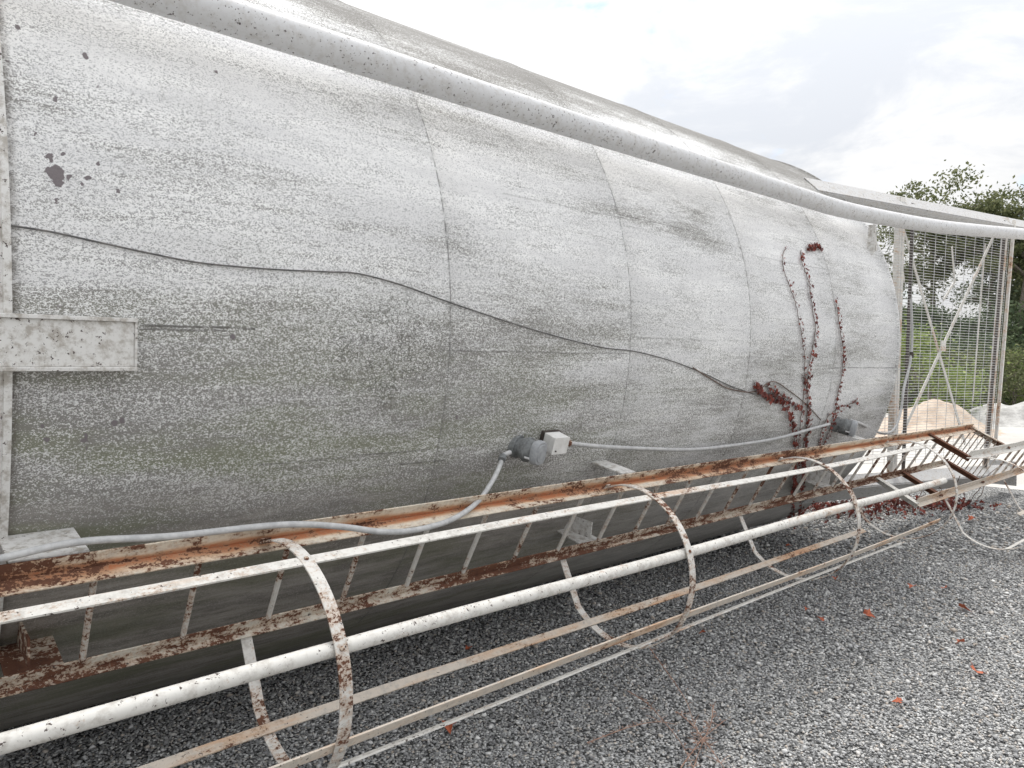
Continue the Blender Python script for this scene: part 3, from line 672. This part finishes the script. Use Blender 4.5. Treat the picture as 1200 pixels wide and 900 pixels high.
# fallen leaves lying singly on the gravel
def dead_leaf(px, py, s, label, rnd):
    p = on_ground(px, py, .034); s = s*2.1; b = MB(); r_ = random.Random(rnd)
    n = V((r_.gauss(0,.3), r_.gauss(0,.3), 1)); n.normalize(); add_leaf(b, p, n, V((cos(rnd*2.3), sin(rnd*2.3), 0)), s, r_.uniform(.35,.75), r_)
    x_ = V((cos(rnd*2.3), sin(rnd*2.3), 0)); e = p - x_.cross(n).cross(n)*0
    o = b.build('fallen_leaf', M['deadleaf'], None, False, loc=p, fix=False); so = o.modifiers.new('thick', 'SOLIDIFY'); so.thickness = .001
    sm = o.modifiers.new('sub', 'SUBSURF'); sm.levels = 1; sm.render_levels = 1; sm.subdivision_type = 'SIMPLE'
    tag(o, label, 'leaf', 'red leaves fallen on the gravel')
for i, (px, py, s, lb_) in enumerate((
    (1149,789,.034,'largest orange-red fallen leaf, alone near the lower right'),
    (1130,754,.022,'small curled red leaf just above the largest fallen leaf'),
    (1133,714,.036,'flat wide brown-red leaf right of the open gravel'),
    (1109,690,.022,'small red leaf, right one of the pair farthest out'),
    (1072,688,.026,'small red leaf, left one of the pair farthest out'),
    (1020,722,.032,'crumpled brown-red leaf in the middle of the open gravel'),
    (964,727,.022,'small pale brown leaf left of the crumpled leaf'),
    (981,678,.020,'dark red leaf close beside the ladder cage bars'),
    (824,743,.020,'tiny reddish leaf between cage and open gravel'),
    (1057,825,.020,'pink-red leaf scrap nearest the bottom edge'),
    (525,853,.030,'red-brown leaf caught against the lowest cage bar'),
    (549,762,.020,'dull red leaf in the shade between the cage bars'),
    (1141,608,.034,'brown leaf lying inside the platform hoop'),
    (1162,562,.028,'red leaf lying under the platform of the ladder'),
    (1172,592,.030,'pale pink leaf lying beside the far hoop'),
    (948,715,.016,'tiny tan leaf scrap near the pale brown leaf'),
    (925,640,.022,'red leaf in shade below the thick white pipe'))):
    dead_leaf(px, py, s, lb_, i)
# dry bramble twigs near the bottom edge
def twig(label, pts, side, r=.0028):
    t = thing('dry_twig', label, 'twig', on_ground(*pts[0][:2]), 'dry twigs on the gravel')
    P_ = smoothpath([on_ground(x, y, z) for (x, y, z) in pts], 6); b = MB(); b.tube(P_, [r*(1-.6*i/len(P_)) for i in range(len(P_))], 5)
    r_ = random.Random(len(label))
    for k in range(side):
        i = r_.randrange(2, len(P_)-2); q = P_[i]; d = V((r_.gauss(0,1), r_.gauss(0,1), abs(r_.gauss(0,.4)))).normalized(); l_ = r_.uniform(.02,.07)
        b.tube([q, q + d*l_*.5 + V((0,0,.005)), q + d*l_], [.0016,.0012,.0006], 4)
    b.build('stem', M['twig'], t)
    lb = MB()
    for k in range(side):
        q = P_[r_.randrange(len(P_))] + V((r_.gauss(0,.015), r_.gauss(0,.015), .004)); add_leaf(lb, q, (r_.gauss(0,.5), r_.gauss(0,.5), 1), V((r_.gauss(0,1), r_.gauss(0,1), 0)), r_.uniform(.006,.012), .6, r_)
    lb.build('dry_leaves', M['twig'], t, fix=False)
twig('bare twig slanting down from the cage end of the gravel', [(737,813,.05),(760,828,.04),(780,850,.03),(800,875,.02),(815,905,.02)], 8)
twig('bare twig rising to meet the slanting twig from the left', [(689,875,.02),(715,865,.03),(740,856,.035),(770,850,.04),(795,853,.03)], 8)
twig('thorny twig hanging from the hoop down onto the gravel', [(760,758,.22),(772,775,.14),(790,800,.08),(806,825,.05),(815,850,.03),(830,880,.02)], 12)
twig('tangled brown twig cluster at the bottom edge', [(838,830,.05),(836,850,.04),(828,870,.03),(820,890,.03),(812,915,.02)], 18)
twig('short bent brown twig lying beside the tangled cluster', [(800,905,.03),(818,880,.06),(830,866,.05),(850,850,.03)], 14)
twig('long thin stray twig curving through the tangled cluster', [(795,838,.03),(812,852,.05),(828,872,.05),(845,896,.03),(858,915,.02)], 14)

# ------------------------------------------------------------------ far side of the yard: mounds, shrubs, trees
def mound(name, label, cx, cy, rx, ry, h, mat, seed):
    n = 40; b = MB(); r_ = random.Random(seed); ph = [r_.uniform(0, 6.28) for _ in range(6)]
    for j in range(n+1):
        for i in range(n+1):
            u = i/n*2-1; v_ = j/n*2-1; d = math.sqrt(u*u+v_*v_)
            z = (.5+.5*cos(pi*min(1,d)))**.8 * h * (1 + .25*sin(3*u+ph[0]) + .2*sin(5*v_+ph[1])) + .12*sin(6*u+ph[2]+3*v_)*max(0,1-d) + .07*sin(13*u+ph[3])*sin(11*v_+ph[4])*max(0,1-d) + r_.uniform(-.02,.02)*(d<1)
            b.v.append(V((cx+u*rx, cy+v_*ry, max(z, 0) - .02)))
    for j in range(n):
        for i in range(n): a = j*(n+1)+i; b.f.append([a, a+1, a+n+2, a+n+1])
    o = b.build(name, mat, None, True, loc=(cx, cy, 0)); tag(o, label, 'mound'); return o
ts = simple('tan_sand', (.40,.31,.24), (.58,.49,.40), 3, .95, .6, .05); gs = simple('grey_spoil', (.30,.29,.28), (.58,.57,.55), 2.5, .95, .7, .08)
p = CAM + FWD*19 + RGT*10.7; mound('sand_mound', 'low tan sand heap beyond the mesh screen', p.x, p.y, 2.7, 1.6, .60, ts, 3)
p = CAM + FWD*22 + RGT*15.0; mound('gravel_mound', 'pale grey spoil heap to the right of the tan sand heap', p.x, p.y, 2.0, 1.8, .85, gs, 5)

def foliage_mat(name, a, b_):
    g = G(name); geo = g.t.nodes.new('ShaderNodeNewGeometry'); rnd = geo.outputs['Random Per Island']
    n = g.noise(g.coord(), .8, 3); col = g.mix(g.ramp(g.math('ADD', g.math('MULTIPLY', rnd, .6), g.math('MULTIPLY', n, .5)), .2, .85), a, b_)
    tr = g.t.nodes.new('ShaderNodeBsdfTranslucent'); mx = g.t.nodes.new('ShaderNodeMixShader'); mx.inputs[0].default_value = .3
    g.t.links.new(col, tr.inputs[0]); g.done(col, .75); g.t.links.new(g.b.outputs[0], mx.inputs[1]); g.t.links.new(tr.outputs[0], mx.inputs[2]); g.t.links.new(mx.outputs[0], g.out.inputs[0]); return g.m
M['olive'] = foliage_mat('olive_foliage', (.09,.11,.05), (.21,.22,.11)); M['deep'] = foliage_mat('deep_foliage', (.07,.10,.055), (.15,.19,.10)); M['lime'] = foliage_mat('lime_foliage', (.14,.20,.05), (.30,.36,.12))
M['grey'] = foliage_mat('grey_green_foliage', (.08,.10,.06), (.16,.19,.11))
M['bark'] = simple('bark', (.10,.085,.07), (.24,.21,.18), 14, .9, .5, .02)
def tree_mesh(seed, H, cr, nl, ls, clear=.35, spread=1.0, cluster=.5):
    r_ = random.Random(seed); tb, tips = MB(), []
    top = V((r_.gauss(0,.3), r_.gauss(0,.3), H*.82)); trunk = smoothpath([V((0,0,-.1)), V((r_.gauss(0,.15), r_.gauss(0,.15), H*.3)), V((r_.gauss(0,.25), r_.gauss(0,.25), H*.58)), top], 4)
    R0 = H*.018; tb.tube(trunk, [R0*(1-.8*i/len(trunk)) for i in range(len(trunk))], 8); tips.append(top)
    for k in range(15):
        f = r_.uniform(clear, .97); i = int(f*(len(trunk)-1)); o = trunk[i]; a = r_.uniform(0, 2*pi); hgt = f
        ln = cr*r_.uniform(.55,1.05)*(1.15 - .65*abs(hgt-.6)); e = o + V((cos(a)*ln*spread, sin(a)*ln*spread, ln*r_.uniform(.25,.85)))
        m_ = o.lerp(e, .5) + V((r_.gauss(0,.15), r_.gauss(0,.15), r_.gauss(0,.15)+.1*ln)); tb.tube(smoothpath([o, m_, e], 3), [R0*.42*(1-.8*q/7) for q in range(7)], 5); tips.append(e)
        for q in range(4):
            s_ = o.lerp(e, r_.uniform(.4,.95)); e2 = s_ + V((r_.gauss(0,1), r_.gauss(0,1), r_.gauss(.3,.7)))*ln*.33; tb.tube([s_, e2], [R0*.16, R0*.04], 4); tips.append(e2)
    n = nl; lb_v = np.zeros((n*4,3)); T = np.array([t[:] for t in tips]); g_ = np.random.default_rng(seed)
    wt = g_.random(len(T))**1.5 + .08; pick = g_.choice(len(T), n, p=wt/wt.sum()); sp = cluster*(.5 + g_.random(len(T)))[pick]
    c = T[pick] + g_.normal(0, 1, (n,3))*sp[:,None]*np.array((1,1,.6)); nn = g_.normal(0,1,(n,3)); nn[:,2] += .6; nn /= np.linalg.norm(nn,axis=1)[:,None]
    tt = np.cross(nn, g_.normal(0,1,(n,3))); tt /= np.linalg.norm(tt,axis=1)[:,None]; bb = np.cross(nn, tt); s = ls*(.6+.8*g_.random(n))[:,None]
    lb_v[0::4] = c + tt*s; lb_v[1::4] = c + bb*s*.55; lb_v[2::4] = c - tt*s; lb_v[3::4] = c - bb*s*.55
    me = bpy.data.meshes.new('crown'); me.from_pydata(lb_v.tolist(), [], np.arange(n*4).reshape(-1,4).tolist())
    return tb, me
TM = {}
def tree(kind, mat, f_, r_, sc, rz, label, name='deciduous_tree'):
    p = CAM + FWD*f_ + RGT*r_; p.z = 0
    if (kind, mat) not in TM:
        tb, me = tree_mesh(*kind); me.materials.append(M[mat]); t0 = tb.build('trunk', M['bark'], None, True); tm = t0.data; bpy.data.objects.remove(t0); TM[(kind, mat)] = (tm, me)
    tm, me = TM[(kind, mat)]; e = thing(name, label, 'tree' if 'tree' in name else 'shrub', p, 'trees across the yard' if 'tree' in name else 'shrubs below the trees')
    e.rotation_euler[2] = rz; e.scale = (sc,)*3
    for nm, m_ in (('trunk' if 'tree' in name else 'stems', tm), ('crown' if 'tree' in name else 'foliage', me)): o = bpy.data.objects.new(nm, m_); COL.objects.link(o); o.parent = e
T1 = (11, 10.4, 2.7, 15000, .085, .60, 1.0, .36); T2 = (12, 9, 2.8, 16000, .09, .12, 1.0, .5); T3 = (13, 10, 2.4, 10000, .085, .50, 1.0, .34)
def at(x, f): return f, (x-600)/866*f
tree(T1, 'olive', *at(1090,36), .99, .4, 'olive crowned tree whose top shows first above the leg beam')
tree(T2, 'deep', *at(1062,44), .60, 1.0, 'dark full tree seen just right of the silo end')
tree(T3, 'grey', *at(1160,38), .93, 2.2, 'thin grey-green tree with sky showing through beside the olive one')
tree(T1, 'olive', *at(1196,33), .95, 2.9, 'olive tree rising above the beam at the picture edge')
tree(T2, 'deep', *at(1128,46), .56, 3.9, 'dark tree behind the middle of the mesh screen')
tree(T2, 'deep', *at(1178,48), .66, .2, 'dark tree behind the olive tree at the edge')
tree(T2, 'deep', *at(1240,38), .95, 5.0, 'dark full tree just past the right post')
tree(T3, 'grey', *at(1030,44), .85, 4.0, 'grey-green tree half behind the silo rim')
tree(T2, 'deep', *at(1300,40), 1.0, 2.0, 'dark full tree second past the right post')
tree(T2, 'olive', *at(1390,37), 1.0, 3.0, 'olive full tree third past the right post')
S1 = (21, 2.6, 1.0, 4500, .05, .08, 1.0, .24); S2 = (22, 2.2, 1.3, 4500, .055, .05, 1.1, .3)
tree(S1, 'lime', *at(1085,22.5), 1.12, 0, 'tall lime green shrub behind the tan sand heap', 'leafy_shrub')
tree(S2, 'olive', *at(1112,25), .95, 1, 'wide olive green shrub behind the crossing of the braces', 'leafy_shrub')
tree(S2, 'deep', *at(1150,29), 1.2, 2, 'dark green shrub behind the grey spoil heap', 'leafy_shrub')
tree(S2, 'olive', *at(1192,26), 1.0, 3, 'olive shrub at the edge of the road right of the post', 'leafy_shrub')
tree(S2, 'lime', *at(1180,28), .9, 4, 'small bright shrub right of the mesh screen', 'leafy_shrub')
tree(S2, 'deep', *at(1050,28), 1.3, 5, 'dark shrub behind the silo rim', 'leafy_shrub')
tree(S2, 'deep', *at(1120,33), 1.7, 5.5, 'broad dark shrub under the middle trees', 'leafy_shrub')
tree(S2, 'deep', *at(1205,32), 1.8, .5, 'broad dark shrub under the edge trees', 'leafy_shrub')
tree(S2, 'deep', *at(1075,34), 1.8, 1.5, 'broad dark shrub under the olive crowned tree', 'leafy_shrub')

# ------------------------------------------------------------------ sky and sun
SUN_EL, SUN_AZ = 68, 50          # azimuth counted from +X towards +Y
w = bpy.data.worlds.new('World'); scn.world = w; w.use_nodes = True; nt = w.node_tree; nt.nodes.clear()
o_ = nt.nodes.new('ShaderNodeOutputWorld'); bg = nt.nodes.new('ShaderNodeBackground'); nt.links.new(bg.outputs[0], o_.inputs[0]); bg.inputs[1].default_value = .12
sky = nt.nodes.new('ShaderNodeTexSky'); sky.sky_type = 'NISHITA'; sky.sun_disc = False; sky.sun_elevation = R(SUN_EL); sky.sun_rotation = R(90 - SUN_AZ); sky.dust_density = 2
tc = nt.nodes.new('ShaderNodeTexCoord'); mp = nt.nodes.new('ShaderNodeMapping'); nt.links.new(tc.outputs['Generated'], mp.inputs[0]); mp.inputs['Scale'].default_value = (1, 1, 2.6)
def wn(sc, det, ro, di=0.0):
    n = nt.nodes.new('ShaderNodeTexNoise'); nt.links.new(mp.outputs[0], n.inputs['Vector']); n.inputs['Scale'].default_value = sc; n.inputs['Detail'].default_value = det; n.inputs['Roughness'].default_value = ro; n.inputs['Distortion'].default_value = di; return n.outputs['Fac']
def wr(v, a, b_, c=0.0, d=1.0):
    n = nt.nodes.new('ShaderNodeMapRange'); n.interpolation_type = 'SMOOTHSTEP'; nt.links.new(v, n.inputs[0])
    for i, q in enumerate((a, b_, c, d)): n.inputs[i+1].default_value = q
    return n.outputs[0]
def wmix(f, a, b_):
    n = nt.nodes.new('ShaderNodeMix'); n.data_type = 'RGBA'
    for s, v_ in ((n.inputs['Factor'], f), (n.inputs[6], a), (n.inputs[7], b_)):
        if isinstance(v_, bpy.types.NodeSocket): nt.links.new(v_, s)
        else: s.default_value = v_
    return n.outputs[2]
CL = 3.3
sz = nt.nodes.new('ShaderNodeSeparateXYZ'); nt.links.new(tc.outputs['Generated'], sz.inputs[0])
lift = nt.nodes.new('ShaderNodeMapRange'); nt.links.new(sz.outputs[2], lift.inputs[0])       # an overcast sky is brightest overhead
for i_, q in enumerate((0, 1, 1.0, 2.6)): lift.inputs[i_+1].default_value = q
cl = wmix(wr(wn(4.2, 8, .62, .4), .40, .64), (CL, CL, CL, 1), (CL*.76, CL*.79, CL*.845, 1))
vm_ = nt.nodes.new('ShaderNodeVectorMath'); vm_.operation = 'SCALE'; nt.links.new(cl, vm_.inputs[0]); nt.links.new(lift.outputs[0], vm_.inputs['Scale'])
fin = wmix(wr(wn(3.1, 8, .6, .2), .33, .43), sky.outputs[0], vm_.outputs[0])
nt.links.new(fin, bg.inputs[0])
sl = bpy.data.lights.new('sun', 'SUN'); sl.energy = 1.5; sl.angle = R(25); sl.color = (1, .97, .92); so = bpy.data.objects.new('sun', sl); COL.objects.link(so)
d = V((cos(R(SUN_AZ))*cos(R(SUN_EL)), sin(R(SUN_AZ))*cos(R(SUN_EL)), sin(R(SUN_EL)))); so.rotation_euler = d.to_track_quat('Z', 'Y').to_euler(); so.location = (0, 0, 30)
scn.view_settings.view_transform = 'Standard'; scn.view_settings.look = 'None'; scn.view_settings.gamma = 1; scn.view_settings.exposure = .92
scn.cycles.max_bounces = 5; scn.cycles.transparent_max_bounces = 4
